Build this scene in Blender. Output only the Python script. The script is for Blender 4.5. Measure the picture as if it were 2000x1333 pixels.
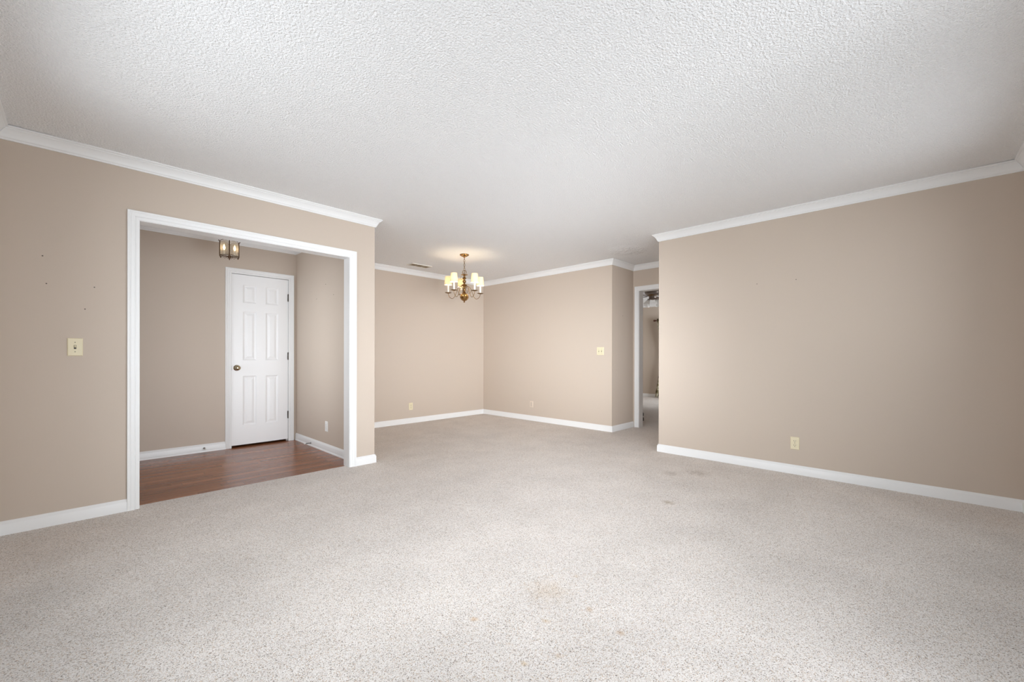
import bpy, bmesh, math, random
from mathutils import Vector, Matrix

random.seed(7)
PI = math.pi
scene = bpy.context.scene
for o in list(bpy.data.objects):
    bpy.data.objects.remove(o)
COL = scene.collection

# ------------------------------------------------------------------ camera
cam = bpy.data.cameras.new('camera')
cam.sensor_fit = 'HORIZONTAL'
cam.sensor_width = 36.0
cam.lens = 814.728 / 2000.0 * 36.0
cam.shift_x = -0.0096
cam.shift_y = 0.014684
cam.clip_start = 0.02
cam_ob = bpy.data.objects.new('camera', cam)
COL.objects.link(cam_ob)
cr, cu, cd = Vector((0.68599, -0.72761, 0.0017)), Vector((-0.00082, 0.00156, 1.0)), Vector((0.72761, 0.68599, -0.00048))
cam_ob.matrix_world = Matrix(((cr.x, cu.x, -cd.x, 0.0), (cr.y, cu.y, -cd.y, 0.0), (cr.z, cu.z, -cd.z, 1.0749), (0, 0, 0, 1)))
scene.camera = cam_ob

# ------------------------------------------------------------------ view, world, daylight and added lights
scene.view_settings.view_transform = 'Standard'
scene.view_settings.look = 'None'
scene.view_settings.gamma = 1.0
scene.view_settings.use_curve_mapping = False
scene.view_settings.exposure = 0.1
scene.cycles.use_denoising = True
scene.cycles.max_bounces = 14
scene.cycles.diffuse_bounces = 8
scene.cycles.transparent_max_bounces = 16
scene.cycles.sample_clamp_indirect = 6.0

world = bpy.data.worlds.new('sky')
scene.world = world
world.use_nodes = True
bg = world.node_tree.nodes['Background']
bg.inputs['Color'].default_value = (0.86, 0.93, 1.0, 1)
bg.inputs['Strength'].default_value = 0.3


def area_light(name, loc, direction, sx, sy, power, color, spread):
    l = bpy.data.lights.new(name, 'AREA')
    l.shape = 'RECTANGLE'
    l.size = sx
    l.size_y = sy
    l.energy = power
    l.color = color
    l.spread = math.radians(spread)
    o = bpy.data.objects.new(name, l)
    o.location = loc
    o.rotation_euler = Vector(direction).to_track_quat('-Z', 'Y').to_euler()
    COL.objects.link(o)
    return o


# rectangular lights added outside the unseen near windows
# side window (wall x = -0.35): added fill lights, low and high, wide and narrow spread
DAY = (0.955, 0.99, 1.05)
for y, z, p, sp in ((1.6, 0.6, 8.0, 60), (1.6, 1.55, 15.8, 150), (2.6, 1.55, 14.3, 150)):
    area_light('fill_side', (-0.56, y, z), (1, 0, 0), 0.95, 0.95, p, DAY, sp)
# fill lights added at the front window (wall y = -0.56)
for x, z, p, sp in ((1.65, 0.6, 7.6, 60), (2.55, 0.6, 1.0, 60), (0.75, 0.6, 21.2, 150), (1.65, 1.55, 17.0, 150), (2.55, 1.55, 3.0, 150), (3.45, 1.55, 9.5, 150)):
    area_light('fill_front', (x, -0.77, z), (0, 1, 0), 0.85, 0.95, p, DAY, sp)
# aimed lights added to brighten hall, dining area, foyer and dining ceiling
for p0, p1, p, sp in (((0.75, -0.77, 1.1), (4.9, 4.6, 1.1), 20.3, 40), ((0.75, -0.77, 1.1), (5.45, 3.4, 0.9), 2.0, 30),
                      ((-0.56, 0.6, 1.1), (5.2, 3.9, 1.0), 6.0, 40), ((2.55, -0.77, 1.1), (3.6, 5.85, 1.0), 6.1, 40),
                      ((0.75, -0.77, 1.1), (1.5, 5.77, 0.9), 2.9, 40), ((1.65, -0.77, 0.7), (3.4, 4.7, 2.4), 7.5, 60)):
    area_light('fill_deep', p0, Vector(p1) - Vector(p0), 0.85, 1.2, p, DAY, sp)
# glazed front door of the foyer
for p, sp in ((4.0, 60), (7.6, 100)):
    area_light('daylight_foyer', (-0.56, 4.91, 1.25), (1, 0, 0), 0.7, 1.4, p, DAY, sp)
area_light('daylight_fill_bedroom', (10.55, 3.95, 1.4), (-1, 0, -0.15), 1.4, 1.3, 8, (0.82, 0.9, 1.0), 150)
area_light('daylight_fill_bedroom', (9.0, 1.78, 1.4), (0.25, 1, -0.05), 1.1, 1.2, 48, (0.92, 0.95, 1.0), 100)  # added light that brightens the far bedroom wall

# ------------------------------------------------------------------ measures (metres)
H = 2.44            # ceiling
DC = 2.364          # underside of the crown moulding
T = 0.12            # wall thickness
XA, YB = -0.347, -0.555          # near walls with the added windows
XR, YRE = 4.482, 2.103           # right wall and its free end
XS, YS = 5.77, 3.116             # end and left side of the little hall
XD, YD = 5.16, 5.847             # dining corner
XL, YL = 2.037, 3.957            # free end of the left wall
YF, XF = 5.774, 1.907            # foyer back and right walls
OX0, OX1, OZ = 0.290, 1.780, 2.017   # cased opening to the foyer
DX0, DX1, DZ = 1.213, 1.813, 2.029   # foyer door
HY0, HY1, HZ = 2.255, 3.018, 2.054   # bedroom doorway
XBED, YBED0, YBED1 = 10.3, 2.0, 5.85


# ------------------------------------------------------------------ materials
def new_mat(name):
    m = bpy.data.materials.new(name)
    m.use_nodes = True
    nt = m.node_tree
    return m, nt, nt.nodes['Principled BSDF']


def simple(name, col, rough=0.5, metal=0.0, bump=0.0, scale=200.0, vary=0.0, spec=None):
    m, nt, b = new_mat(name)
    b.inputs['Base Color'].default_value = (*col, 1)
    b.inputs['Roughness'].default_value = rough
    b.inputs['Metallic'].default_value = metal
    if spec is not None:
        b.inputs['Specular IOR Level'].default_value = spec
    N, L = nt.nodes.new, nt.links.new
    tc = N('ShaderNodeTexCoord')
    nz = N('ShaderNodeTexNoise')
    nz.inputs['Scale'].default_value = scale
    nz.inputs['Detail'].default_value = 3
    L(tc.outputs['Object'], nz.inputs['Vector'])
    if bump:
        bp = N('ShaderNodeBump')
        bp.inputs['Strength'].default_value = bump
        bp.inputs['Distance'].default_value = 0.002
        L(nz.outputs['Fac'], bp.inputs['Height'])
        L(bp.outputs['Normal'], b.inputs['Normal'])
    if vary:
        mx = N('ShaderNodeMix')
        mx.data_type = 'RGBA'
        mx.inputs[6].default_value = (*[c * (1 - vary) for c in col], 1)
        mx.inputs[7].default_value = (*[min(1, c * (1 + vary)) for c in col], 1)
        L(nz.outputs['Fac'], mx.inputs[0])
        L(mx.outputs[2], b.inputs['Base Color'])
    return m


M_WALL = simple('beige_wall_paint', (0.555, 0.472, 0.395), 0.62, bump=0.08, scale=260, vary=0.02, spec=0.3)
M_TRIM = simple('white_trim_paint', (0.81, 0.81, 0.805), 0.38, bump=0.02, scale=120)
M_DOOR = simple('white_door_paint', (0.86, 0.86, 0.86), 0.36, bump=0.02, scale=160)
M_IVORY = simple('ivory_plastic', (0.74, 0.66, 0.46), 0.35, vary=0.03)
M_WHITEP = simple('white_plastic', (0.82, 0.82, 0.8), 0.35)
M_PAINTED = simple('painted_over_plate', (0.66, 0.56, 0.46), 0.55)
M_DARK = simple('dark_slot', (0.03, 0.025, 0.02), 0.6)
M_SCREW = simple('screw_metal', (0.35, 0.3, 0.22), 0.4, 0.8)
M_BRASS = simple('aged_brass', (0.36, 0.215, 0.088), 0.24, 1.0, vary=0.25, scale=40)
M_BRASSD = simple('dark_brass', (0.27, 0.17, 0.08), 0.32, 1.0, vary=0.2, scale=60)
M_BRONZE = simple('bronze_lantern', (0.10, 0.055, 0.028), 0.4, 0.7)
M_KNOB = simple('satin_brass_knob', (0.50, 0.42, 0.28), 0.22, 1.0)
M_HINGE = simple('dark_hinge_bronze', (0.10, 0.085, 0.07), 0.4, 0.8)
M_SPRING = simple('spring_steel', (0.4, 0.4, 0.4), 0.3, 0.9)
M_CANDLE = simple('white_candle_sleeve', (0.86, 0.84, 0.78), 0.5)
M_FANMETAL = simple('pewter_fan_metal', (0.33, 0.28, 0.25), 0.38, 0.6)
M_BLADE = simple('brown_fan_blade', (0.12, 0.075, 0.055), 0.4, vary=0.2, scale=30)
M_ROD = simple('reddish_brown_wood', (0.13, 0.045, 0.025), 0.35)
M_RUBBER = simple('dark_brown_wood', (0.035, 0.02, 0.016), 0.5)
M_VENT = simple('dusty_vent_metal', (0.34, 0.26, 0.17), 0.5, vary=0.3, scale=30)
M_VENTF = simple('cream_vent_frame', (0.76, 0.73, 0.67), 0.45)
M_VENTD = simple('rusty_dust_inside_vent', (0.16, 0.11, 0.06), 0.8, vary=0.3, scale=50)


def glass_mat(name, tint, gloss=0.12, body=0.0, bumpy=0.0):
    m, nt, b = new_mat(name)
    nt.nodes.remove(b)
    N, L = nt.nodes.new, nt.links.new
    out = nt.nodes['Material Output']
    tr = N('ShaderNodeBsdfTransparent')
    tr.inputs['Color'].default_value = (*tint, 1)
    gl = N('ShaderNodeBsdfGlossy')
    gl.inputs['Roughness'].default_value = 0.08
    mx = N('ShaderNodeMixShader')
    mx.inputs[0].default_value = gloss
    L(tr.outputs[0], mx.inputs[1])
    L(gl.outputs[0], mx.inputs[2])
    last = mx
    if bumpy:
        tc = N('ShaderNodeTexCoord')
        nz = N('ShaderNodeTexNoise')
        nz.inputs['Scale'].default_value = 90
        L(tc.outputs['Object'], nz.inputs['Vector'])
        bp = N('ShaderNodeBump')
        bp.inputs['Strength'].default_value = bumpy
        bp.inputs['Distance'].default_value = 0.004
        L(nz.outputs['Fac'], bp.inputs['Height'])
        L(bp.outputs['Normal'], gl.inputs['Normal'])
    if body:
        tl = N('ShaderNodeBsdfTranslucent')
        tl.inputs['Color'].default_value = (0.95, 0.93, 0.9, 1)
        m2 = N('ShaderNodeMixShader')
        m2.inputs[0].default_value = body
        L(mx.outputs[0], m2.inputs[1])
        L(tl.outputs[0], m2.inputs[2])
        last = m2
    L(last.outputs[0], out.inputs['Surface'])
    return m


M_PANE = glass_mat('clear_window_glass', (0.97, 0.98, 0.98), 0.05)
M_LGLASS = glass_mat('seeded_lantern_glass', (0.96, 0.93, 0.88), 0.14, 0.12, 0.5)
M_FGLASS = glass_mat('ribbed_frosted_glass', (0.85, 0.85, 0.85), 0.2, 0.6)


def emit_mat(name, col, strength):
    m, nt, b = new_mat(name)
    b.inputs['Base Color'].default_value = (0.9, 0.85, 0.75, 1)
    b.inputs['Emission Color'].default_value = (*col, 1)
    b.inputs['Emission Strength'].default_value = strength
    return m


M_BULB = emit_mat('chandelier_bulb_glow', (1.0, 0.82, 0.58), 130.0)
M_LBULB = emit_mat('lantern_bulb_glow', (1.0, 0.74, 0.40), 5.0)


def shade_mat():
    m, nt, b = new_mat('cream_fabric_shade')
    N, L = nt.nodes.new, nt.links.new
    out = nt.nodes['Material Output']
    b.inputs['Base Color'].default_value = (0.86, 0.79, 0.62, 1)
    b.inputs['Roughness'].default_value = 0.8
    tl = N('ShaderNodeBsdfTranslucent')
    tl.inputs['Color'].default_value = (0.95, 0.86, 0.68, 1)
    mx = N('ShaderNodeMixShader')
    mx.inputs[0].default_value = 0.38
    L(b.outputs[0], mx.inputs[1])
    L(tl.outputs[0], mx.inputs[2])
    L(mx.outputs[0], out.inputs['Surface'])
    return m


M_SHADE = shade_mat()


def ceiling_mat():
    m, nt, b = new_mat('popcorn_ceiling')
    N, L = nt.nodes.new, nt.links.new
    b.inputs['Base Color'].default_value = (0.90, 0.90, 0.90, 1)
    b.inputs['Roughness'].default_value = 0.9
    b.inputs['Specular IOR Level'].default_value = 0.1
    tc = N('ShaderNodeTexCoord')
    n1 = N('ShaderNodeTexNoise')
    n1.inputs['Scale'].default_value = 100
    n1.inputs['Detail'].default_value = 2.5
    n1.inputs['Roughness'].default_value = 0.55
    L(tc.outputs['Object'], n1.inputs['Vector'])
    rp = N('ShaderNodeValToRGB')
    rp.color_ramp.elements[0].position = 0.36
    rp.color_ramp.elements[1].position = 0.68
    L(n1.outputs['Fac'], rp.inputs['Fac'])
    # rough patch of re-sprayed texture near the hall
    ds = N('ShaderNodeVectorMath')
    ds.operation = 'DISTANCE'
    ds.inputs[1].default_value = (4.86, 2.72, H)
    L(tc.outputs['Object'], ds.inputs[0])
    mr = N('ShaderNodeMapRange')
    mr.interpolation_type = 'SMOOTHSTEP'
    mr.inputs[1].default_value = 0.12
    mr.inputs[2].default_value = 0.30
    mr.inputs[3].default_value = 1.0
    mr.inputs[4].default_value = 0.0
    L(ds.outputs['Value'], mr.inputs[0])
    n2 = N('ShaderNodeTexNoise')
    n2.inputs['Scale'].default_value = 17
    n2.inputs['Detail'].default_value = 3
    L(tc.outputs['Object'], n2.inputs['Vector'])
    mu = N('ShaderNodeMath')
    mu.operation = 'MULTIPLY'
    L(n2.outputs['Fac'], mu.inputs[0])
    L(mr.outputs[0], mu.inputs[1])
    m3 = N('ShaderNodeMath')
    m3.operation = 'MULTIPLY_ADD'
    m3.inputs[1].default_value = 11.0
    L(mu.outputs[0], m3.inputs[0])
    L(rp.outputs['Color'], m3.inputs[2])
    bp = N('ShaderNodeBump')
    bp.inputs['Strength'].default_value = 0.75
    bp.inputs['Distance'].default_value = 0.0075
    L(m3.outputs[0], bp.inputs['Height'])
    L(bp.outputs['Normal'], b.inputs['Normal'])
    return m


M_CEIL = ceiling_mat()


def carpet_mat():
    m, nt, b = new_mat('speckled_berber_carpet')
    N, L = nt.nodes.new, nt.links.new
    b.inputs['Roughness'].default_value = 0.95
    b.inputs['Specular IOR Level'].default_value = 0.08
    tc = N('ShaderNodeTexCoord')
    vo = N('ShaderNodeTexVoronoi')
    vo.inputs['Scale'].default_value = 330
    vo.inputs['Randomness'].default_value = 1.0
    L(tc.outputs['Object'], vo.inputs['Vector'])
    sp = N('ShaderNodeSeparateColor')
    L(vo.outputs['Color'], sp.inputs[0])
    rp = N('ShaderNodeValToRGB')
    cr_ = rp.color_ramp
    cr_.interpolation = 'CONSTANT'
    stops = [(0.0, (0.27, 0.235, 0.205)), (0.035, (0.42, 0.37, 0.33)), (0.11, (0.60, 0.485, 0.385)),
             (0.19, (0.66, 0.605, 0.56)), (0.42, (0.765, 0.72, 0.68)), (0.78, (0.84, 0.805, 0.775))]
    cr_.elements[0].position, cr_.elements[0].color = stops[0][0], (*stops[0][1], 1)
    cr_.elements[1].position, cr_.elements[1].color = stops[1][0], (*stops[1][1], 1)
    for p_, c_ in stops[2:]:
        e = cr_.elements.new(p_)
        e.color = (*c_, 1)
    L(sp.outputs[0], rp.inputs['Fac'])
    # broad soft tone changes of trodden pile
    nz = N('ShaderNodeTexNoise')
    nz.inputs['Scale'].default_value = 3.0
    nz.inputs['Detail'].default_value = 5
    L(tc.outputs['Object'], nz.inputs['Vector'])
    r2 = N('ShaderNodeMapRange')
    r2.inputs[1].default_value = 0.3
    r2.inputs[2].default_value = 0.7
    r2.inputs[3].default_value = 0.93
    r2.inputs[4].default_value = 1.04
    L(nz.outputs['Fac'], r2.inputs[0])
    mx = N('ShaderNodeMix')
    mx.data_type = 'RGBA'
    mx.blend_type = 'MULTIPLY'
    mx.inputs[0].default_value = 1.0
    L(rp.outputs['Color'], mx.inputs[6])
    cmb = N('ShaderNodeCombineColor')
    for i in range(3):
        L(r2.outputs[0], cmb.inputs[i])
    L(cmb.outputs[0], mx.inputs[7])
    last = mx.outputs[2]
    nw = N('ShaderNodeTexNoise')
    nw.inputs['Scale'].default_value = 28
    nw.inputs['Detail'].default_value = 3
    L(tc.outputs['Object'], nw.inputs['Vector'])
    # old stains: (x, y, radius, colour, amount)
    for (x, y, r, c, a) in [(2.968, 1.314, 0.055, (0.55, 0.47, 0.36), 0.75), (3.90, 1.45, 0.14, (0.66, 0.62, 0.59), 0.7),
                            (1.47, 1.22, 0.13, (0.88, 0.80, 0.70), 0.6), (1.104, 1.309, 0.022, (0.85, 0.66, 0.46), 0.8),
                            (1.295, 1.088, 0.022, (0.85, 0.7, 0.5), 0.7), (1.067, 0.99, 0.018, (0.85, 0.68, 0.42), 0.8),
                            (3.72, 1.62, 0.10, (0.72, 0.68, 0.65), 0.6), (1.18, 0.93, 0.02, (0.86, 0.72, 0.55), 0.6),
                            (1.483, 1.002, 0.024, (0.80, 0.64, 0.47), 0.7), (1.44, 0.83, 0.022, (0.74, 0.58, 0.42), 0.7),
                            (1.66, 1.20, 0.022, (0.82, 0.70, 0.55), 0.6)]:
        ds = N('ShaderNodeVectorMath')
        ds.operation = 'DISTANCE'
        ds.inputs[1].default_value = (x, y, 0)
        L(tc.outputs['Object'], ds.inputs[0])
        ad = N('ShaderNodeMath')
        ad.operation = 'MULTIPLY_ADD'
        ad.inputs[1].default_value = r * 1.6
        L(nw.outputs['Fac'], ad.inputs[0])
        L(ds.outputs['Value'], ad.inputs[2])
        mr = N('ShaderNodeMapRange')
        mr.interpolation_type = 'SMOOTHSTEP'
        mr.inputs[1].default_value = r * 0.7
        mr.inputs[2].default_value = r * 1.9
        mr.inputs[3].default_value = a
        mr.inputs[4].default_value = 0.0
        L(ad.outputs[0], mr.inputs[0])
        ms = N('ShaderNodeMix')
        ms.data_type = 'RGBA'
        ms.blend_type = 'MULTIPLY'
        ms.inputs[7].default_value = (*c, 1)
        L(mr.outputs[0], ms.inputs[0])
        L(last, ms.inputs[6])
        last = ms.outputs[2]
    L(last, b.inputs['Base Color'])
    bp = N('ShaderNodeBump')
    bp.inputs['Strength'].default_value = 0.5
    bp.inputs['Distance'].default_value = 0.003
    L(vo.outputs['Distance'], bp.inputs['Height'])
    bp.invert = True
    L(bp.outputs['Normal'], b.inputs['Normal'])
    return m


M_CARPET = carpet_mat()


def wood_mat():
    m, nt, b = new_mat('red_brown_strip_wood')
    N, L = nt.nodes.new, nt.links.new
    tc = N('ShaderNodeTexCoord')
    sx = N('ShaderNodeSeparateXYZ')
    L(tc.outputs['Object'], sx.inputs[0])

    def math_(op, a, b_=None, c=None):
        n = N('ShaderNodeMath')
        n.operation = op
        for i, v in enumerate((a, b_, c)):
            if v is None:
                continue
            if isinstance(v, (int, float)):
                n.inputs[i].default_value = v
            else:
                L(v, n.inputs[i])
        return n.outputs[0]
    W = 0.066
    row = math_('DIVIDE', sx.outputs['Y'], W)
    rowi = math_('FLOOR', row)
    rowf = math_('FRACT', row)
    wn = N('ShaderNodeTexWhiteNoise')
    wn.noise_dimensions = '1D'
    L(rowi, wn.inputs['W'])
    off = math_('MULTIPLY', wn.outputs['Value'], 0.9)
    col = math_('DIVIDE', math_('ADD', sx.outputs['X'], off), 0.9)
    coli = math_('FLOOR', col)
    colf = math_('FRACT', col)
    cv = N('ShaderNodeCombineXYZ')
    L(rowi, cv.inputs[0])
    L(coli, cv.inputs[1])
    w2 = N('ShaderNodeTexWhiteNoise')
    w2.noise_dimensions = '2D'
    L(cv.outputs[0], w2.inputs['Vector'])
    mp = N('ShaderNodeMapping')
    mp.inputs['Scale'].default_value = (3.0, 70.0, 1.0)
    L(tc.outputs['Object'], mp.inputs['Vector'])
    nz = N('ShaderNodeTexNoise')
    nz.inputs['Scale'].default_value = 1.0
    nz.inputs['Detail'].default_value = 5
    nz.inputs['Distortion'].default_value = 0.6
    L(mp.outputs[0], nz.inputs['Vector'])
    f = math_('ADD', math_('MULTIPLY', w2.outputs['Value'], 0.45), math_('MULTIPLY', nz.outputs['Fac'], 0.6))
    rp = N('ShaderNodeValToRGB')
    rp.color_ramp.elements[0].position = 0.15
    rp.color_ramp.elements[0].color = (0.170, 0.054, 0.021, 1)
    rp.color_ramp.elements[1].position = 0.85
    rp.color_ramp.elements[1].color = (0.330, 0.125, 0.052, 1)
    L(f, rp.inputs['Fac'])
    g1 = math_('LESS_THAN', rowf, 0.03)
    g2 = math_('LESS_THAN', colf, 0.0025)
    g = math_('MAXIMUM', g1, g2)
    mx = N('ShaderNodeMix')
    mx.data_type = 'RGBA'
    mx.inputs[7].default_value = (0.05, 0.018, 0.008, 1)
    L(math_('MULTIPLY', g, 0.75), mx.inputs[0])
    L(rp.outputs['Color'], mx.inputs[6])
    L(mx.outputs[2], b.inputs['Base Color'])
    b.inputs['Roughness'].default_value = 0.22
    b.inputs['Specular IOR Level'].default_value = 0.34
    bp = N('ShaderNodeBump')
    bp.inputs['Strength'].default_value = 0.12
    bp.inputs['Distance'].default_value = 0.0015
    L(math_('SUBTRACT', nz.outputs['Fac'], g), bp.inputs['Height'])
    L(bp.outputs['Normal'], b.inputs['Normal'])
    return m


M_WOOD = wood_mat()


def curtain_mat():
    m, nt, b = new_mat('floral_curtain_fabric')
    N, L = nt.nodes.new, nt.links.new
    tc = N('ShaderNodeTexCoord')
    nz = N('ShaderNodeTexNoise')
    nz.inputs['Scale'].default_value = 11
    nz.inputs['Detail'].default_value = 4
    L(tc.outputs['Object'], nz.inputs['Vector'])
    rp = N('ShaderNodeValToRGB')
    e = rp.color_ramp.elements
    e[0].position, e[0].color = 0.36, (0.07, 0.05, 0.025, 1)
    e[1].position, e[1].color = 0.62, (0.62, 0.56, 0.42, 1)
    x = e.new(0.46)
    x.color = (0.26, 0.22, 0.11, 1)
    x = e.new(0.53)
    x.color = (0.44, 0.40, 0.30, 1)
    L(nz.outputs['Fac'], rp.inputs['Fac'])
    L(rp.outputs['Color'], b.inputs['Base Color'])
    b.inputs['Roughness'].default_value = 0.85
    return m


M_CURTAIN = curtain_mat()


# ------------------------------------------------------------------ builders
def finish(name, bm, mat, parent=None, smooth=None):
    me = bpy.data.meshes.new(name)
    bmesh.ops.recalc_face_normals(bm, faces=bm.faces)
    bm.to_mesh(me)
    bm.free()
    if smooth is not None:
        me.polygons.foreach_set('use_smooth', [True] * len(me.polygons))
        me.set_sharp_from_angle(angle=math.radians(smooth))
    for mm in (mat if isinstance(mat, (list, tuple)) else [mat]):
        me.materials.append(mm)
    o = bpy.data.objects.new(name, me)
    COL.objects.link(o)
    if parent is not None:
        o.parent = parent
    return o


def tag(o, label, cat=None, group=None, kind=None):
    if label:
        o['label'] = label
    if cat:
        o['category'] = cat
    if group:
        o['group'] = group
    if kind:
        o['kind'] = kind
    return o


def empty(name, loc, label, cat, rotz=0.0, group=None, kind=None):
    o = bpy.data.objects.new(name, None)
    o.empty_display_size = 0.05
    o.location = loc
    o.rotation_euler = (0, 0, rotz)
    COL.objects.link(o)
    return tag(o, label, cat, group, kind)


def box(bm, x0, x1, y0, y1, z0, z1, bevel=0.0):
    vs = [bm.verts.new((x, y, z)) for x in (x0, x1) for y in (y0, y1) for z in (z0, z1)]
    q = [(0, 1, 3, 2), (4, 6, 7, 5), (0, 4, 5, 1), (2, 3, 7, 6), (0, 2, 6, 4), (1, 5, 7, 3)]
    fs = [bm.faces.new([vs[i] for i in f]) for f in q]
    if bevel:
        es = list({e for f in fs for e in f.edges})
        bmesh.ops.bevel(bm, geom=es, offset=bevel, segments=2, affect='EDGES', profile=0.6)
    return bm


def lathe(bm, prof, seg=24, cx=0.0, cy=0.0, axis='Z', cap=True):
    """revolve (radius, height) pairs about an axis through (cx, cy)"""
    rings = []
    for r, z in prof:
        ring = []
        for k in range(seg):
            a = 2 * PI * k / seg
            u, v = r * math.cos(a), r * math.sin(a)
            ring.append(bm.verts.new((cx + u, cy + v, z)))
        rings.append(ring)
    for a, b in zip(rings, rings[1:]):
        for k in range(seg):
            bm.faces.new((a[k], a[(k + 1) % seg], b[(k + 1) % seg], b[k]))
    if cap:
        if prof[0][0] > 1e-5:
            bm.faces.new(rings[0])
        if prof[-1][0] > 1e-5:
            bm.faces.new(rings[-1])
    bmesh.ops.remove_doubles(bm, verts=[v for r_ in rings for v in r_], dist=1e-6)
    return bm


def tube(bm, pts, r, seg=8, closed=False, taper=None):
    pts = [Vector(p) for p in pts]
    n = len(pts)
    rings = []
    up = None
    for i, p in enumerate(pts):
        a = pts[(i - 1) % n] if (closed or i > 0) else p
        b = pts[(i + 1) % n] if (closed or i < n - 1) else p
        t = (b - a).normalized()
        if up is None:
            up = t.cross(Vector((0.31, 0.22, 0.92)))
            if up.length < 1e-3:
                up = t.cross(Vector((1, 0, 0)))
        up = (up - t * up.dot(t)).normalized()
        w = t.cross(up)
        rr = r if taper is None else taper[i]
        rings.append([bm.verts.new(p + (up * math.cos(2 * PI * k / seg) + w * math.sin(2 * PI * k / seg)) * rr) for k in range(seg)])
    m = n if closed else n - 1
    for i in range(m):
        a, b = rings[i], rings[(i + 1) % n]
        for k in range(seg):
            bm.faces.new((a[k], a[(k + 1) % seg], b[(k + 1) % seg], b[k]))
    if not closed:
        bm.faces.new(rings[0])
        bm.faces.new(rings[-1])
    return bm


def smooth_path(pts, sub=6):
    """Catmull-Rom through the points"""
    P = [Vector(p) for p in pts]
    P = [P[0] * 2 - P[1]] + P + [P[-1] * 2 - P[-2]]
    out = []
    for i in range(1, len(P) - 2):
        p0, p1, p2, p3 = P[i - 1], P[i], P[i + 1], P[i + 2]
        for k in range(sub):
            t = k / sub
            out.append(0.5 * ((2 * p1) + (p2 - p0) * t + (2 * p0 - 5 * p1 + 4 * p2 - p3) * t * t + (3 * p1 - p0 - 3 * p2 + p3) * t ** 3))
    out.append(P[-2])
    return out


CROWN = [(0, DC), (0.009, DC), (0.011, DC + 0.005), (0.011, DC + 0.009), (0.015, DC + 0.012), (0.017, DC + 0.016),
         (0.019, DC + 0.024), (0.024, DC + 0.034), (0.031, DC + 0.044), (0.039, DC + 0.053), (0.046, DC + 0.058),
         (0.046, DC + 0.063), (0.052, DC + 0.065), (0.057, DC + 0.069), (0.057, H), (0, H)]
BASE = [(0, 0), (0.014, 0), (0.014, 0.063), (0.0125, 0.067), (0.009, 0.071), (0.0075, 0.078), (0.004, 0.083), (0, 0.083)]
BASE_WOOD = [(0, -0.004), (0.020, -0.004), (0.0195, 0.004), (0.017, 0.010), (0.014, 0.013), (0.014, 0.063), (0.0125, 0.067),
             (0.009, 0.071), (0.0075, 0.078), (0.004, 0.083), (0, 0.083)]


def moulding(name, prof, p0, p1, n, m0, m1, label, cat, sag0=0.0, sag1=0.0):
    """sweep prof from p0 to p1 along a wall with room normal n; m = -1 inner mitre, +1 outer mitre, 0 square"""
    p0, p1, n = Vector((*p0, 0)), Vector((*p1, 0)), Vector((*n, 0))
    t = (p1 - p0).normalized()
    ln = (p1 - p0).length
    bm = bmesh.new()
    stations = [('a', 0, sag0)]
    if sag0:
        stations.append(('m', 0.42, 0))
    if sag1:
        stations.append(('m', ln - 0.42, 0))
    stations.append(('b', ln, sag1))
    rings = []
    for kind, s, sag in stations:
        ring = []
        for d, z in prof:
            ss = s
            if kind == 'a':
                ss = s - m0 * d
            elif kind == 'b':
                ss = s + m1 * d
            p = p0 + t * ss + n * d
            ring.append(bm.verts.new((p.x, p.y, z - sag)))
        rings.append(ring)
    k = len(prof)
    for a, b in zip(rings, rings[1:]):
        for i in range(k):
            bm.faces.new((a[i], a[(i + 1) % k], b[(i + 1) % k], b[i]))
    bm.faces.new(rings[0])
    bm.faces.new(rings[-1])
    return tag(finish(name, bm, M_TRIM, smooth=35), label, cat, kind='structure')


CASING = [(0, 0), (0, 0.008), (0.004, 0.010), (0.016, 0.0105), (0.018, 0.0085), (0.021, 0.0085), (0.024, 0.0115), (0.040, 0.014),
          (0.043, 0.0125), (0.046, 0.0135), (0.050, 0.017), (0.058, 0.018), (0.061, 0.016), (0.061, 0)]


def casing(name, to_world, u0, u1, ztop, zbot, width, label):
    """mitred door casing; to_world(u, v, z): u along wall, v out of the wall"""
    bm = bmesh.new()
    s = width / 0.061
    rings = []
    for st in range(4):
        ring = []
        for d, v in CASING:
            d *= s
            if st == 0:
                q = (u0 - d, v, zbot)
            elif st == 1:
                q = (u0 - d, v, ztop + d)
            elif st == 2:
                q = (u1 + d, v, ztop + d)
            else:
                q = (u1 + d, v, zbot)
            ring.append(bm.verts.new(to_world(*q)))
        rings.append(ring)
    k = len(CASING)
    for a, b in zip(rings, rings[1:]):
        for i in range(k):
            bm.faces.new((a[i], a[(i + 1) % k], b[(i + 1) % k], b[i]))
    bm.faces.new(rings[0])
    bm.faces.new(rings[-1])
    return tag(finish(name, bm, M_TRIM, smooth=30), label, 'door casing', kind='structure')


# ------------------------------------------------------------------ room shell
def wall(name, boxes, label):
    bm = bmesh.new()
    for b in boxes:
        box(bm, *b)
    return tag(finish(name, bm, M_WALL), label, 'wall', kind='structure')


bm = bmesh.new()
box(bm, XA - T, XF, YB - T, 4.035, -0.10, 0)
box(bm, XF, XBED + T, YB - T, YBED1 + T, -0.10, 0)
tag(finish('floor', bm, M_CARPET), 'speckled light beige wall-to-wall carpet', 'carpet floor', kind='structure')
bm = bmesh.new()
box(bm, XA - T, XF, 4.035, 6.55, -0.10, -0.004)
tag(finish('floor_foyer', bm, M_WOOD), 'reddish brown strip wood floor of the foyer', 'wood floor', kind='structure')
bm = bmesh.new()
box(bm, XA - T, XBED + T, YB - T, 6.55, H, H + 0.1)
tag(finish('ceiling', bm, M_CEIL), 'white popcorn-textured ceiling', 'ceiling', kind='structure')

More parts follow.
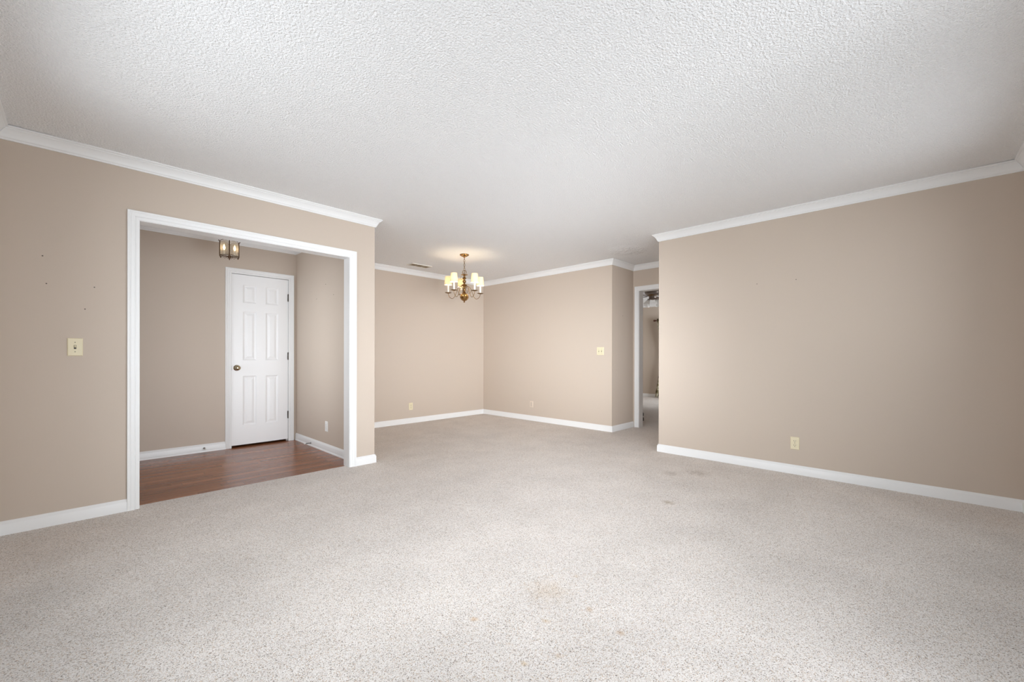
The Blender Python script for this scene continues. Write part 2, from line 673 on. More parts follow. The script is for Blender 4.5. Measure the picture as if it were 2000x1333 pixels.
JB = 0.018
wall('wall_left', [(XA - T, OX0 - JB, YL, YL + T, 0, H), (OX0 - JB, OX1 + JB, YL, YL + T, OZ + JB, H), (OX1 + JB, XL, YL, YL + T, 0, H)],
     'beige wall on the left with the wide cased opening')
wall('wall_right', [(XR, XR + T, YB - T, YRE, 0, H)], 'large plain beige wall on the right with one outlet')
wall('wall_hall_right', [(XR + T, XS, YRE - T, YRE, 0, H)], 'beige side of the small hall behind the right wall')
wall('wall_hall_end', [(XS, XS + T, 1.88, HY0 - JB, 0, H), (XS, XS + T, HY0 - JB, HY1 + JB, HZ + JB, H), (XS, XS + T, HY1 + JB, YBED1 + T, 0, H)],
     'beige hall end wall above and beside the bedroom doorway')
wall('wall_hall_left', [(XD, XS, YS, YS + T, 0, H)], 'narrow shaded beige wall left of the bedroom doorway')
wall('wall_dining_right', [(XD, XD + T, YS + T, YD + T, 0, H)], 'beige dining wall with the double light switch')
wall('wall_dining_back', [(XL - 0.13, XD, YD, YD + T, 0, H)], 'beige back wall of the dining area behind the chandelier')
wall('wall_dining_left', [(XF, XL, YL + T, YD, 0, H)], 'beige partition between foyer and dining area')
wall('wall_foyer_back', [(XA - T, DX0 - 0.023, YF, YF + T, -0.004, H), (DX0 - 0.023, DX1 + 0.023, YF, YF + T, DZ + 0.023, H),
                         (DX1 + 0.023, XF, YF, YF + T, -0.004, H)], 'beige foyer back wall around the white panel door')
FD = (4.46, 5.36, 2.04)            # y0, y1, z1 of the glazed front door
wall('wall_foyer_left', [(XA - T, XA, YL + T, FD[0], -0.004, H), (XA - T, XA, FD[1], YF, -0.004, H), (XA - T, XA, FD[0], FD[1], FD[2], H)],
     'beige foyer wall out of sight on the left')
wall('wall_closet', [(0.9, XF - 0.02, 6.43, 6.55, -0.004, H), (0.78, 0.9, YF + T, 6.55, -0.004, H), (XF - 0.02, XF + 0.1, YF + T + 0.08, 6.55, -0.004, H)],
     'closet walls behind the white panel door')
W1 = (0.10, 3.10, 0.10, 2.06)      # y0, y1, z0, z1 in the near left wall
W2 = (0.30, 3.90, 0.10, 2.06)        # x0, x1, z0, z1 in the near right wall
W3 = (3.3, 4.6, 0.75, 2.0)         # y0, y1, z0, z1 in the far bedroom wall
wall('wall_window_side', [(XA - T, XA, YB - T, W1[0], 0, H), (XA - T, XA, W1[1], YL, 0, H), (XA - T, XA, W1[0], W1[1], 0, W1[2]), (XA - T, XA, W1[0], W1[1], W1[3], H)],
     'beige living room window wall beside the camera')
wall('wall_window_front', [(XA, W2[0], YB - T, YB, 0, H), (W2[1], XR, YB - T, YB, 0, H), (W2[0], W2[1], YB - T, YB, 0, W2[2]), (W2[0], W2[1], YB - T, YB, W2[3], H)],
     'beige living room window wall behind the camera')
wall('wall_bedroom_back', [(XBED, XBED + T, YBED0 - T, W3[0], 0, H), (XBED, XBED + T, W3[1], YBED1 + T, 0, H), (XBED, XBED + T, W3[0], W3[1], 0, W3[2]), (XBED, XBED + T, W3[0], W3[1], W3[3], H)],
     'beige far wall of the bedroom seen through the doorway')
wall('wall_bedroom_left', [(XS + T, XBED, YBED1, YBED1 + T, 0, H)], 'beige left wall of the bedroom')
W4 = (8.4, 9.6, 0.75, 2.0)         # x0, x1, z0, z1 in the right bedroom wall
wall('wall_bedroom_right', [(XS + T, W4[0], YBED0 - T, YBED0, 0, H), (W4[1], XBED, YBED0 - T, YBED0, 0, H), (W4[0], W4[1], YBED0 - T, YBED0, 0, W4[2]), (W4[0], W4[1], YBED0 - T, YBED0, W4[3], H)], 'beige right wall of the bedroom')

# crown mouldings, one per wall (counter-clockwise round the room)
A, B, C_, D, E_, F_, G, Hh, I, J = (XA, YB), (XR, YB), (XR, YRE), (XS, YRE), (XS, YS), (XD, YS), (XD, YD), (XL, YD), (XL, YL), (XA, YL)
runs = [(A, B, (0, 1), -1, -1, 'window wall behind the camera', 0, 0), (B, C_, (-1, 0), -1, 1, 'right wall', 0.004, 0),
        (C_, D, (0, 1), 1, -1, 'right side of the hall', 0, 0), (D, E_, (-1, 0), -1, -1, 'hall end wall above the doorway', 0, 0),
        (E_, F_, (0, -1), -1, 1, 'narrow wall beside the bedroom doorway', 0, 0), (F_, G, (-1, 0), 1, -1, 'right dining wall', 0, 0),
        (G, Hh, (0, -1), -1, -1, 'dining back wall', 0, 0), (Hh, I, (1, 0), -1, 1, 'dining side of the foyer partition', 0, 0),
        (I, J, (0, -1), 1, -1, 'left wall over the foyer opening', 0, 0.004), (J, A, (1, 0), -1, -1, 'window wall at the far left', 0, 0)]
nt_ = 1
for p0, p1, n, m0, m1, where, s0, s1 in runs:
    moulding('trim_%d' % nt_, CROWN, p0, p1, n, m0, m1, 'white crown moulding along the ' + where, 'crown moulding', s0, s1)
    nt_ += 1
fc = [(XA, YL + T), (XF, YL + T), (XF, YF), (XA, YF)]
fn = [(0, 1), (-1, 0), (0, -1), (1, 0)]
fw = ['inside of the foyer opening wall', 'right foyer wall', 'foyer back wall above the door', 'left foyer wall']
for k in range(4):
    moulding('trim_%d' % nt_, CROWN, fc[k], fc[(k + 1) % 4], fn[k], -1, -1, 'white crown moulding along the ' + fw[k], 'crown moulding')
    nt_ += 1
bc = [(XS + T, YBED0), (XBED, YBED0), (XBED, YBED1), (XS + T, YBED1)]
bw = ['right bedroom wall', 'far bedroom wall', 'left bedroom wall', 'bedroom doorway wall']
for k in range(4):
    moulding('trim_%d' % nt_, CROWN, bc[k], bc[(k + 1) % 4], fn[k], -1, -1, 'white crown moulding along the ' + bw[k], 'crown moulding')
    nt_ += 1

# baseboards
CW = 0.061
moulding('baseboard_front', BASE, A, B, (0, 1), -1, -1, 'white baseboard under the front window', 'baseboard')
moulding('baseboard_right', BASE, B, C_, (-1, 0), -1, 1, 'long white baseboard along the right wall', 'baseboard')
moulding('baseboard_hall_right', BASE, C_, D, (0, 1), 1, -1, 'white baseboard on the hidden side of the hall', 'baseboard')
moulding('baseboard_hall_left', BASE, E_, F_, (0, -1), 0, 1, 'short white baseboard left of the bedroom doorway', 'baseboard')
moulding('baseboard_dining_right', BASE, F_, G, (-1, 0), 1, -1, 'white baseboard along the right dining wall', 'baseboard')
moulding('baseboard_dining_back', BASE, G, Hh, (0, -1), -1, -1, 'white baseboard along the dining back wall', 'baseboard')
moulding('baseboard_dining_left', BASE, Hh, I, (1, 0), -1, 1, 'white baseboard on the dining side of the foyer partition', 'baseboard')
moulding('baseboard_stub', BASE, I, (OX1 + 0.004 + CW, YL), (0, -1), 1, 0, 'short white baseboard right of the foyer opening', 'baseboard')
moulding('baseboard_left', BASE, (OX0 - 0.004 - CW, YL), J, (0, -1), 0, -1, 'white baseboard left of the foyer opening', 'baseboard')
moulding('baseboard_side', BASE, J, A, (1, 0), -1, -1, 'white baseboard under the side window', 'baseboard')
moulding('baseboard_foyer_right', BASE_WOOD, (XF, YL + T), (XF, YF), (-1, 0), 0, -1, 'white baseboard along the right foyer wall', 'baseboard')
moulding('baseboard_foyer_back', BASE_WOOD, (DX0 - 0.003 - 0.058, YF), (XA, YF), (0, -1), 0, -1, 'white baseboard left of the panel door', 'baseboard')
moulding('baseboard_foyer_left', BASE_WOOD, (XA, YF), (XA, YL + T), (1, 0), -1, 0, 'white baseboard along the left foyer wall', 'baseboard')
moulding('baseboard_bedroom_back', BASE, (XBED, YBED0), (XBED, YBED1), (-1, 0), -1, -1, 'white baseboard along the far bedroom wall', 'baseboard')
moulding('baseboard_bedroom_left', BASE, (XBED, YBED1), (XS + T, YBED1), (0, -1), -1, -1, 'white baseboard along the left bedroom wall', 'baseboard')

# cased opening to the foyer
casing('trim_%d' % nt_, lambda u, v, z: (u, YL - v, z), OX0 - 0.004, OX1 + 0.004, OZ + 0.004, 0, CW, 'white casing round the wide foyer opening')
nt_ += 1
casing('trim_%d' % nt_, lambda u, v, z: (u, YL + T + v, z), OX0 - 0.004, OX1 + 0.004, OZ + 0.004, -0.004, CW, 'white casing on the foyer side of the opening')
nt_ += 1
bm = bmesh.new()
box(bm, OX0 - JB, OX0, YL - 0.001, YL + T + 0.001, -0.004, OZ)
box(bm, OX1, OX1 + JB, YL - 0.001, YL + T + 0.001, -0.004, OZ)
box(bm, OX0 - JB, OX1 + JB, YL - 0.001, YL + T + 0.001, OZ, OZ + JB)
tag(finish('trim_%d' % nt_, bm, M_TRIM), 'white jamb boards lining the foyer opening', 'door jamb', kind='structure')
nt_ += 1
# bedroom doorway
casing('trim_%d' % nt_, lambda u, v, z: (XS - v, u, z), HY0 - 0.004, HY1 + 0.004, HZ + 0.004, 0, 0.064, 'white casing round the bedroom doorway')
nt_ += 1
casing('trim_%d' % nt_, lambda u, v, z: (XS + T + v, u, z), HY0 - 0.004, HY1 + 0.004, HZ + 0.004, 0, 0.064, 'white casing inside the bedroom round its doorway')
nt_ += 1
bm = bmesh.new()
for y0, y1 in ((HY1, HY1 + JB), (HY0 - JB, HY0)):
    box(bm, XS - 0.001, XS + T + 0.001, y0, y1, 0, HZ)
box(bm, XS - 0.001, XS + T + 0.001, HY0 - JB, HY1 + JB, HZ, HZ + JB)
tag(finish('trim_%d' % nt_, bm, M_TRIM), 'white jamb boards lining the bedroom doorway', 'door jamb', kind='structure')
nt_ += 1
# foyer door frame
casing('trim_%d' % nt_, lambda u, v, z: (u, YF - v, z), DX0 - 0.003, DX1 + 0.003, DZ + 0.003, -0.004, 0.060, 'white casing round the six-panel door')
nt_ += 1
bm = bmesh.new()
box(bm, DX0 - 0.023, DX0 - 0.003, YF - 0.001, YF + T, -0.004, DZ + 0.003)
box(bm, DX1 + 0.003, DX1 + 0.023, YF - 0.001, YF + T, -0.004, DZ + 0.003)
box(bm, DX0 - 0.023, DX1 + 0.023, YF - 0.001, YF + T, DZ + 0.003, DZ + 0.023)
box(bm, DX0 - 0.003, DX0 + 0.009, YF + 0.040, YF + 0.075, -0.004, DZ + 0.003)
box(bm, DX1 - 0.009, DX1 + 0.003, YF + 0.040, YF + 0.075, -0.004, DZ + 0.003)
box(bm, DX0 - 0.003, DX1 + 0.003, YF + 0.040, YF + 0.075, DZ - 0.009, DZ + 0.003)
tag(finish('trim_%d' % nt_, bm, M_TRIM), 'white jamb and stop of the six-panel door', 'door jamb', kind='structure')
nt_ += 1

# ------------------------------------------------------------------ six-panel door
def six_panel_door():
    w, h, th = DX1 - DX0, DZ - 0.022, 0.034
    ox, oy, oz = DX0, YF + 0.003, 0.020
    bm = bmesh.new()
    st, mid = 0.112, 0.098
    pw = (w - 2 * st - mid) / 2
    xs = [0, st, st + pw, st + pw + mid, w - st, w]
    # rails measured down from the top
    zs = [h, h - 0.118, h - 0.330, h - 0.432, h - 1.010, h - 1.196, h - 1.780, 0]
    panels_x, panels_z = (1, 3), (1, 3, 5)

    def P(x, y, z):
        return bm.verts.new((ox + x, oy + y, oz + z))
    for i in range(5):
        for j in range(7):
            x0, x1, z1, z0 = xs[i], xs[i + 1], zs[j], zs[j + 1]
            if i in panels_x and j in panels_z:
                steps = [(0, 0), (0.004, 0.003), (0.012, 0.0075), (0.020, 0.0085), (0.027, 0.0065), (0.044, 0.0018), (0.048, 0.0014)]
                prev = None
                for ins, dep in steps:
                    ring = [P(x0 + ins, dep, z0 + ins), P(x1 - ins, dep, z0 + ins), P(x1 - ins, dep, z1 - ins), P(x0 + ins, dep, z1 - ins)]
                    if prev:
                        for k in range(4):
                            bm.faces.new((prev[k], prev[(k + 1) % 4], ring[(k + 1) % 4], ring[k]))
                    prev = ring
                bm.faces.new(prev)
            else:
                bm.faces.new((P(x0, 0, z0), P(x1, 0, z0), P(x1, 0, z1), P(x0, 0, z1)))
    b = [P(0, th, 0), P(w, th, 0), P(w, th, h), P(0, th, h)]
    f = [P(0, 0, 0), P(w, 0, 0), P(w, 0, h), P(0, 0, h)]
    bm.faces.new(b)
    for k in range(4):
        bm.faces.new((b[k], b[(k + 1) % 4], f[(k + 1) % 4], f[k]))
    bmesh.ops.remove_doubles(bm, verts=bm.verts, dist=1e-5)
    door = finish('door_1', bm, M_DOOR)
    tag(door, 'white six-panel closet door closed in the foyer', 'door', kind='structure')
    # knob with rose
    bm = bmesh.new()
    lathe(bm, [(0, 0), (0.033, 0), (0.034, 0.004), (0.030, 0.008), (0.016, 0.011), (0.0115, 0.016), (0.0115, 0.028), (0.018, 0.032),
               (0.026, 0.040), (0.029, 0.049), (0.027, 0.058), (0.019, 0.064), (0.008, 0.0665), (0, 0.067)], 32)
    k = finish('door_knob', bm, M_KNOB, smooth=40)
    k.parent = door
    k.rotation_euler = (PI / 2, 0, 0)
    k.location = (1.263, oy, 0.928)
    tag(k, 'round satin brass door knob')
    bm = bmesh.new()
    box(bm, DX0 - 0.0028, DX0 + 0.0008, oy - 0.0006, oy + 0.02, 0.90, 0.955)
    l = finish('latch_plate', bm, M_HINGE, door)
    for z in (1.803, 1.067, 0.327):
        bm = bmesh.new()
        lathe(bm, [(0, -0.050), (0.003, -0.0495), (0.0045, -0.046), (0.0045, -0.0455), (0.0065, -0.045), (0.0065, -0.0152), (0.0058, -0.015), (0.0065, -0.0148),
                   (0.0065, 0.0148), (0.0058, 0.015), (0.0065, 0.0152), (0.0065, 0.045), (0.0045, 0.0455), (0.0045, 0.046), (0.003, 0.0495), (0, 0.05)], 12)
        box(bm, -0.010, 0.010, 0.0055, 0.0070, -0.045, 0.045)
        hg = finish('hinge', bm, M_HINGE, door, smooth=40)
        hg.location = (DX1 + 0.0015, oy - 0.0055, z)
    return door


six_panel_door()

# ------------------------------------------------------------------ windows (near walls and bedroom)
def window(name, axis, pos, u0, u1, z0, z1, inward, label, lights=2):
    """double-hung window in a wall; axis 'x': plane x = pos with u = y; axis 'y': plane y = pos with u = x"""
    def bx(bm, a0, a1, d0, d1, b0, b1):
        dd = sorted((pos + inward * d0, pos + inward * d1))
        if axis == 'x':
            box(bm, dd[0], dd[1], a0, a1, b0, b1)
        else:
            box(bm, a0, a1, dd[0], dd[1], b0, b1)
    bm = bmesh.new()
    f = 0.04
    bx(bm, u0, u0 + f, -T, 0, z0, z1)
    bx(bm, u1 - f, u1, -T, 0, z0, z1)
    bx(bm, u0 + f, u1 - f, -T, 0, z0, z0 + f)
    bx(bm, u0 + f, u1 - f, -T, 0, z1 - f, z1)
    zm = (z0 + z1) / 2
    cuts = [u0 + f + (u1 - u0 - 2 * f) * k / lights for k in range(lights + 1)]
    for c in cuts[1:-1]:
        bx(bm, c - 0.025, c + 0.025, -0.08, -0.03, z0 + f, z1 - f)
    w = finish(name, bm, M_TRIM)
    tag(w, label, 'window', kind='structure')
    for k in range(lights):
        a, b = cuts[k] + (0.025 if k else 0), cuts[k + 1] - (0.025 if k < lights - 1 else 0)
        bm = bmesh.new()
        bx(bm, a, b, -0.075, -0.035, zm - 0.02, zm + 0.02)
        s = finish('sash_rail', bm, M_TRIM, w)
        bm = bmesh.new()
        bx(bm, a, b, -0.058, -0.054, z0 + f, zm - 0.02)
        bx(bm, a, b, -0.058, -0.054, zm + 0.02, z1 - f)
        finish('pane', bm, M_PANE, s)
    bm = bmesh.new()
    bx(bm, u0 - 0.07, u0, 0.0, 0.016, z0 - 0.06, z1 + 0.06)
    bx(bm, u1, u1 + 0.07, 0.0, 0.016, z0 - 0.06, z1 + 0.06)
    bx(bm, u0, u1, 0.0, 0.016, z1, z1 + 0.06)
    bx(bm, u0, u1, 0.0, 0.016, z0 - 0.06, z0 - 0.02)
    finish('window_casing', bm, M_TRIM, w)
    bm = bmesh.new()
    bx(bm, u0, u1, 0.0, 0.045, z0 - 0.02, z0)
    finish('window_sill', bm, M_TRIM, w)
    return w


window('window_1', 'x', XA, W1[0], W1[1], W1[2], W1[3], 1, 'added white triple window in the side wall beside the camera', 3)  # window added out of view as an opening for the fill lights
window('window_2', 'y', YB, W2[0], W2[1], W2[2], W2[3], 1, 'added white four-part window in the wall behind the camera', 4)  # also added out of view, tall so light reaches the lower walls
window('window_3', 'x', XBED, W3[0], W3[1], W3[2], W3[3], -1, 'white double window in the far bedroom wall')
window('window_4', 'y', YBED0, W4[0], W4[1], W4[2], W4[3], 1, 'added white double window in the right bedroom wall')  # second bedroom window, added to let in more light


# glazed front door of the foyer (left of what the photograph shows)
bm = bmesh.new()
for y0, y1, z0, z1 in ((FD[0] + 0.004, FD[0] + 0.124, 0.006, FD[2] - 0.004), (FD[1] - 0.124, FD[1] - 0.004, 0.006, FD[2] - 0.004),
                       (FD[0] + 0.124, FD[1] - 0.124, 0.006, 0.246), (FD[0] + 0.124, FD[1] - 0.124, FD[2] - 0.124, FD[2] - 0.004)):
    box(bm, XA - 0.06, XA - 0.018, y0, y1, z0, z1)
d2 = tag(finish('door_2', bm, M_DOOR), 'white glazed front door on the hidden side of the foyer', 'door', kind='structure')
bm = bmesh.new()
box(bm, XA - 0.042, XA - 0.036, FD[0] + 0.12, FD[1] - 0.12, 0.24, FD[2] - 0.12)
finish('pane', bm, M_PANE, d2)

# ------------------------------------------------------------------ switches, outlets
def plate_mesh(w, h, mat, parent, name='cover_plate'):
    """plate in local XZ facing -Y, back at y = 0"""
    bm = bmesh.new()
    prev = None
    for ins, y in [(0, 0), (0, -0.0025), (0.0022, -0.0052), (0.005, -0.0062)]:
        ring = [bm.verts.new((sx * (w / 2 - ins), y, sz * (h / 2 - ins))) for sx, sz in ((-1, -1), (1, -1), (1, 1), (-1, 1))]
        if prev:
            for k in range(4):
                bm.faces.new((prev[k], prev[(k + 1) % 4], ring[(k + 1) % 4], ring[k]))
        else:
            bm.faces.new(ring)
        prev = ring
    bm.faces.new(prev)
    return finish(name, bm, mat, parent)


def screw(parent, x, z, mat, r=0.0034):
    bm = bmesh.new()
    lathe(bm, [(0, -0.001), (r, -0.001), (r, 0.0005), (r * 0.7, 0.0012), (0, 0.0014)], 12)
    s = finish('screw', bm, mat, parent, smooth=40)
    s.rotation_euler = (PI / 2, 0, 0)
    s.location = (x, -0.0062, z)
    return s


def toggle(parent, x, mat):
    bm = bmesh.new()
    box(bm, x - 0.0055, x + 0.0055, -0.0066, -0.0055, -0.0125, 0.0125)
    t = finish('toggle_slot', bm, M_DARK, parent)
    bm = bmesh.new()
    vs = [(-0.0042, -0.006, -0.004), (0.0042, -0.006, -0.004), (0.0042, -0.006, 0.008), (-0.0042, -0.006, 0.008),
          (-0.0034, -0.017, 0.004), (0.0034, -0.017, 0.004), (0.0034, -0.0165, 0.0105), (-0.0034, -0.0165, 0.0105)]
    v = [bm.verts.new((x + a, b, c)) for a, b, c in vs]
    for f in ((0, 1, 2, 3), (7, 6, 5, 4), (0, 4, 5, 1), (1, 5, 6, 2), (2, 6, 7, 3), (3, 7, 4, 0)):
        bm.faces.new([v[i] for i in f])
    finish('toggle_lever', bm, mat, parent)


def light_switch(loc, rotz, gangs, w, label, mat=M_IVORY):
    e = empty('light_switch', loc, label, 'light switch', rotz)
    plate_mesh(w, 0.114, mat, e)
    for g in range(gangs):
        x = (g - (gangs - 1) / 2) * 0.046
        toggle(e, x, mat)
        for z in (0.0302, -0.0302):
            screw(e, x, z, M_SCREW)
    return e


def outlet(loc, rotz, label, mat=M_IVORY, slots=M_DARK):
    e = empty('wall_outlet', loc, label, 'outlet', rotz)
    plate_mesh(0.070, 0.114, mat, e)
    for z in (0.0195, -0.0195):
        bm = bmesh.new()
        n = 20
        fr, bk = [], []
        for k in range(n):
            a = 2 * PI * k / n
            x, zz = 0.0172 * math.cos(a), max(-0.0142, min(0.0142, 0.0172 * math.sin(a)))
            fr.append(bm.verts.new((x * 0.96, -0.0078, z + zz * 0.96)))
            bk.append(bm.verts.new((x, -0.0058, z + zz)))
        bm.faces.new(fr)
        for k in range(n):
            bm.faces.new((fr[k], fr[(k + 1) % n], bk[(k + 1) % n], bk[k]))
        r = finish('receptacle', bm, mat, e)
        bm = bmesh.new()
        box(bm, -0.0078, -0.0052, -0.0084, -0.007, z - 0.001, z + 0.0085)
        box(bm, 0.0052, 0.0078, -0.0084, -0.007, z + 0.0, z + 0.0080)
        box(bm, -0.0026, 0.0026, -0.0084, -0.007, z - 0.0105, z - 0.0055)
        finish('plug_slots', bm, slots, r)
    screw(e, 0, 0, M_SCREW)
    return e


light_switch((-0.019, YL, 1.127), 0, 1, 0.070, 'ivory single toggle light switch on the left wall')
light_switch((XD, 3.306, 1.145), -PI / 2, 2, 0.116, 'ivory double toggle light switch at the end of the dining wall')
outlet((XR, 0.797, 0.281), -PI / 2, 'ivory duplex outlet low on the large right wall')
outlet((3.623, YD, 0.265), 0, 'ivory duplex outlet low on the dining back wall')
outlet((XF, 4.810, 0.278), -PI / 2, 'white duplex outlet low on the right foyer wall', M_WHITEP, simple('grey_slot', (0.25, 0.25, 0.25), 0.6))
e = empty('cable_plate', (XD, 4.641, 0.269), 'wall-coloured cable plate low on the right dining wall', 'wall plate', -PI / 2)
plate_mesh(0.070, 0.104, M_PAINTED, e)
bm = bmesh.new()
box(bm, -0.017, 0.017, -0.0075, -0.006, -0.034, 0.034, 0.0006)
finish('insert', bm, M_WALL, e)

# small nails and holes left in the paint
nails = [('nail', (-0.158, YL, 1.693), 0, 'tiny dark nail high on the left wall near its window corner'),
         ('nail', (-0.142, YL, 1.522), 0, 'tiny dark nail on the left wall, lower of the pair near the corner'),
         ('nail', (0.068, YL, 1.524), 0, 'tiny dark nail on the left wall nearest the foyer casing'),
         ('nail', (0.025, YL, 1.376), 0, 'tiny dark nail lowest on the left wall above the switch'),
         ('nail', (XR, 1.110, 1.772), -PI / 2, 'tiny dark nail on the right wall, nearer the dining side'),
         ('nail', (XR, 0.790, 1.775), -PI / 2, 'tiny dark nail on the right wall above the outlet'),
         ('nail', (5.453, YS, 1.663), 0, 'tiny dark nail on the narrow wall by the bedroom doorway'),
         ('nail', (XF, 4.838, 1.879), -PI / 2, 'topmost tiny nail on the right foyer wall'),
         ('nail', (XF, 4.624, 1.740), -PI / 2, 'tiny nail on the right foyer wall nearest the opening'),
         ('nail', (XF, 5.097, 1.737), -PI / 2, 'tiny nail on the right foyer wall nearest the door')]
M_NAIL = simple('nail_steel', (0.12, 0.10, 0.08), 0.5, 0.5)
for nm, loc, rz, lab in nails:
    bm = bmesh.new()
    lathe(bm, [(0, 0), (0.0016, 0), (0.0016, 0.004), (0.0036, 0.0042), (0.0038, 0.0052), (0, 0.0056)], 10)
    bmesh.ops.rotate(bm, verts=bm.verts, cent=(0, 0, 0), matrix=Matrix.Rotation(PI / 2, 3, 'X'))
    o = finish(nm, bm, M_NAIL)
    o.location = loc
    o.rotation_euler = (0, 0, rz)
    tag(o, lab, 'nail', 'nails left in the walls')


# ------------------------------------------------------------------ spring door stops
def door_stop(loc, rotz, label):
    e = empty('door_stop', loc, label, 'door stop', rotz, 'spring door stops on the foyer baseboards')
    bm = bmesh.new()
    lathe(bm, [(0, 0), (0.011, 0), (0.011, 0.003), (0.007, 0.007), (0, 0.008)], 16)
    bmesh.ops.rotate(bm, verts=bm.verts, cent=(0, 0, 0), matrix=Matrix.Rotation(PI / 2, 3, 'X'))
    finish('base', bm, M_SPRING, e, smooth=40)
    bm = bmesh.new()
    pts = []
    for k in range(15 * 9 + 1):
        a = 2 * PI * k / 9
        pts.append((0.0055 * math.cos(a), -0.006 - 0.056 * k / (15 * 9), 0.0055 * math.sin(a)))
    tube(bm, pts, 0.0013, 5)
    finish('spring', bm, M_SPRING, e, smooth=60)
    bm = bmesh.new()
    lathe(bm, [(0, 0.060), (0.0075, 0.060), (0.0085, 0.064), (0.0085, 0.072), (0.006, 0.076), (0, 0.0765)], 14)
    bmesh.ops.rotate(bm, verts=bm.verts, cent=(0, 0, 0), matrix=Matrix.Rotation(PI / 2, 3, 'X'))
    finish('rubber_tip', bm, simple('white_rubber', (0.75, 0.75, 0.73), 0.6), e, smooth=40)
    return e


door_stop((0.955, YF - 0.014, 0.039), 0, 'spring door stop on the baseboard left of the panel door')
door_stop((XF - 0.014, 5.235, 0.033), -PI / 2, 'spring door stop on the right foyer wall baseboard')

# ------------------------------------------------------------------ ceiling register
vent = empty('ceiling_vent', (3.522, 5.452, H), 'rusty cream rectangular air register on the dining ceiling', 'vent')
VL, VW = 0.345, 0.170
bm = bmesh.new()
for x0, x1, y0, y1 in ((-VL / 2, VL / 2, -VW / 2, -VW / 2 + 0.024), (-VL / 2, VL / 2, VW / 2 - 0.024, VW / 2),
                       (-VL / 2, -VL / 2 + 0.022, -VW / 2 + 0.024, VW / 2 - 0.024), (VL / 2 - 0.022, VL / 2, -VW / 2 + 0.024, VW / 2 - 0.024)):
    box(bm, x0, x1, y0, y1, -0.010, 0.0)
finish('frame', bm, M_VENTF, vent)
bm = bmesh.new()
box(bm, -VL / 2 + 0.01, VL / 2 - 0.01, -VW / 2 + 0.01, VW / 2 - 0.01, -0.0025, -0.0005)
finish('backing', bm, M_VENTD, vent)
for k in range(9):
    y = -VW / 2 + 0.034 + k * (VW - 0.068) / 8
    bm = bmesh.new()
    v = [bm.verts.new(p) for p in ((-VL / 2 + 0.02, y - 0.006, -0.009), (VL / 2 - 0.02, y - 0.006, -0.009), (VL / 2 - 0.02, y + 0.004, -0.002), (-VL / 2 + 0.02, y + 0.004, -0.002),
                                   (-VL / 2 + 0.02, y - 0.005, -0.010), (VL / 2 - 0.02, y - 0.005, -0.010), (VL / 2 - 0.02, y + 0.005, -0.003), (-VL / 2 + 0.02, y + 0.005, -0.003))]
    for f in ((0, 1, 2, 3), (7, 6, 5, 4), (0, 4, 5, 1), (1, 5, 6, 2), (2, 6, 7, 3), (3, 7, 4, 0)):
        bm.faces.new([v[i] for i in f])
    finish('louver', bm, M_VENT, vent)
for x in (-0.055, 0.055):
    bm = bmesh.new()
    box(bm, x - 0.003, x + 0.003, -VW / 2 + 0.02, VW / 2 - 0.02, -0.0115, -0.009)
    finish('cross_bar', bm, M_VENTF, vent)

# ------------------------------------------------------------------ chandelier
CX, CY = 3.559, 4.423
ch = empty('chandelier', (CX, CY, H), 'five-arm brass chandelier with cream shades hanging in the dining area', 'chandelier')


def zc(z):
    return z - H


bm = bmesh.new()
lathe(bm, [(0, 0), (0.060, 0), (0.0625, -0.004), (0.061, -0.009), (0.054, -0.016), (0.042, -0.023), (0.028, -0.029), (0.016, -0.034), (0.010, -0.040), (0.006, -0.046), (0, -0.047)], 32)
finish('canopy', bm, M_BRASS, ch, smooth=40)
bm = bmesh.new()
nl = 6
z0, z1 = zc(2.398), zc(2.228)
step = (z0 - z1) / nl
for k in range(nl):
    zm = z0 - step * (k + 0.5)
    pts = []
    for j in range(14):
        a = 2 * PI * j / 14
        s, c = 0.0092 * math.cos(a), (step * 0.66) * math.sin(a)
        q = 0.6 + (PI / 2 if k % 2 else 0)
        pts.append((s * math.cos(q), s * math.sin(q), zm + c))
    tube(bm, pts, 0.0024, 6, closed=True)
finish('chain', bm, M_BRASSD, ch, smooth=60)
bm = bmesh.new()
for k in range(6):
    q = 2 * PI * k / 6
    pts = [(0.006 * math.cos(q), 0.006 * math.sin(q), zc(2.174)), (0.022 * math.cos(q), 0.022 * math.sin(q), zc(2.180)), (0.029 * math.cos(q), 0.029 * math.sin(q), zc(2.200)),
           (0.020 * math.cos(q), 0.020 * math.sin(q), zc(2.222)), (0.004 * math.cos(q), 0.004 * math.sin(q), zc(2.228))]
    tube(bm, smooth_path(pts, 5), 0.0024, 6)
finish('top_crown', bm, M_BRASSD, ch, smooth=60)
bm = bmesh.new()
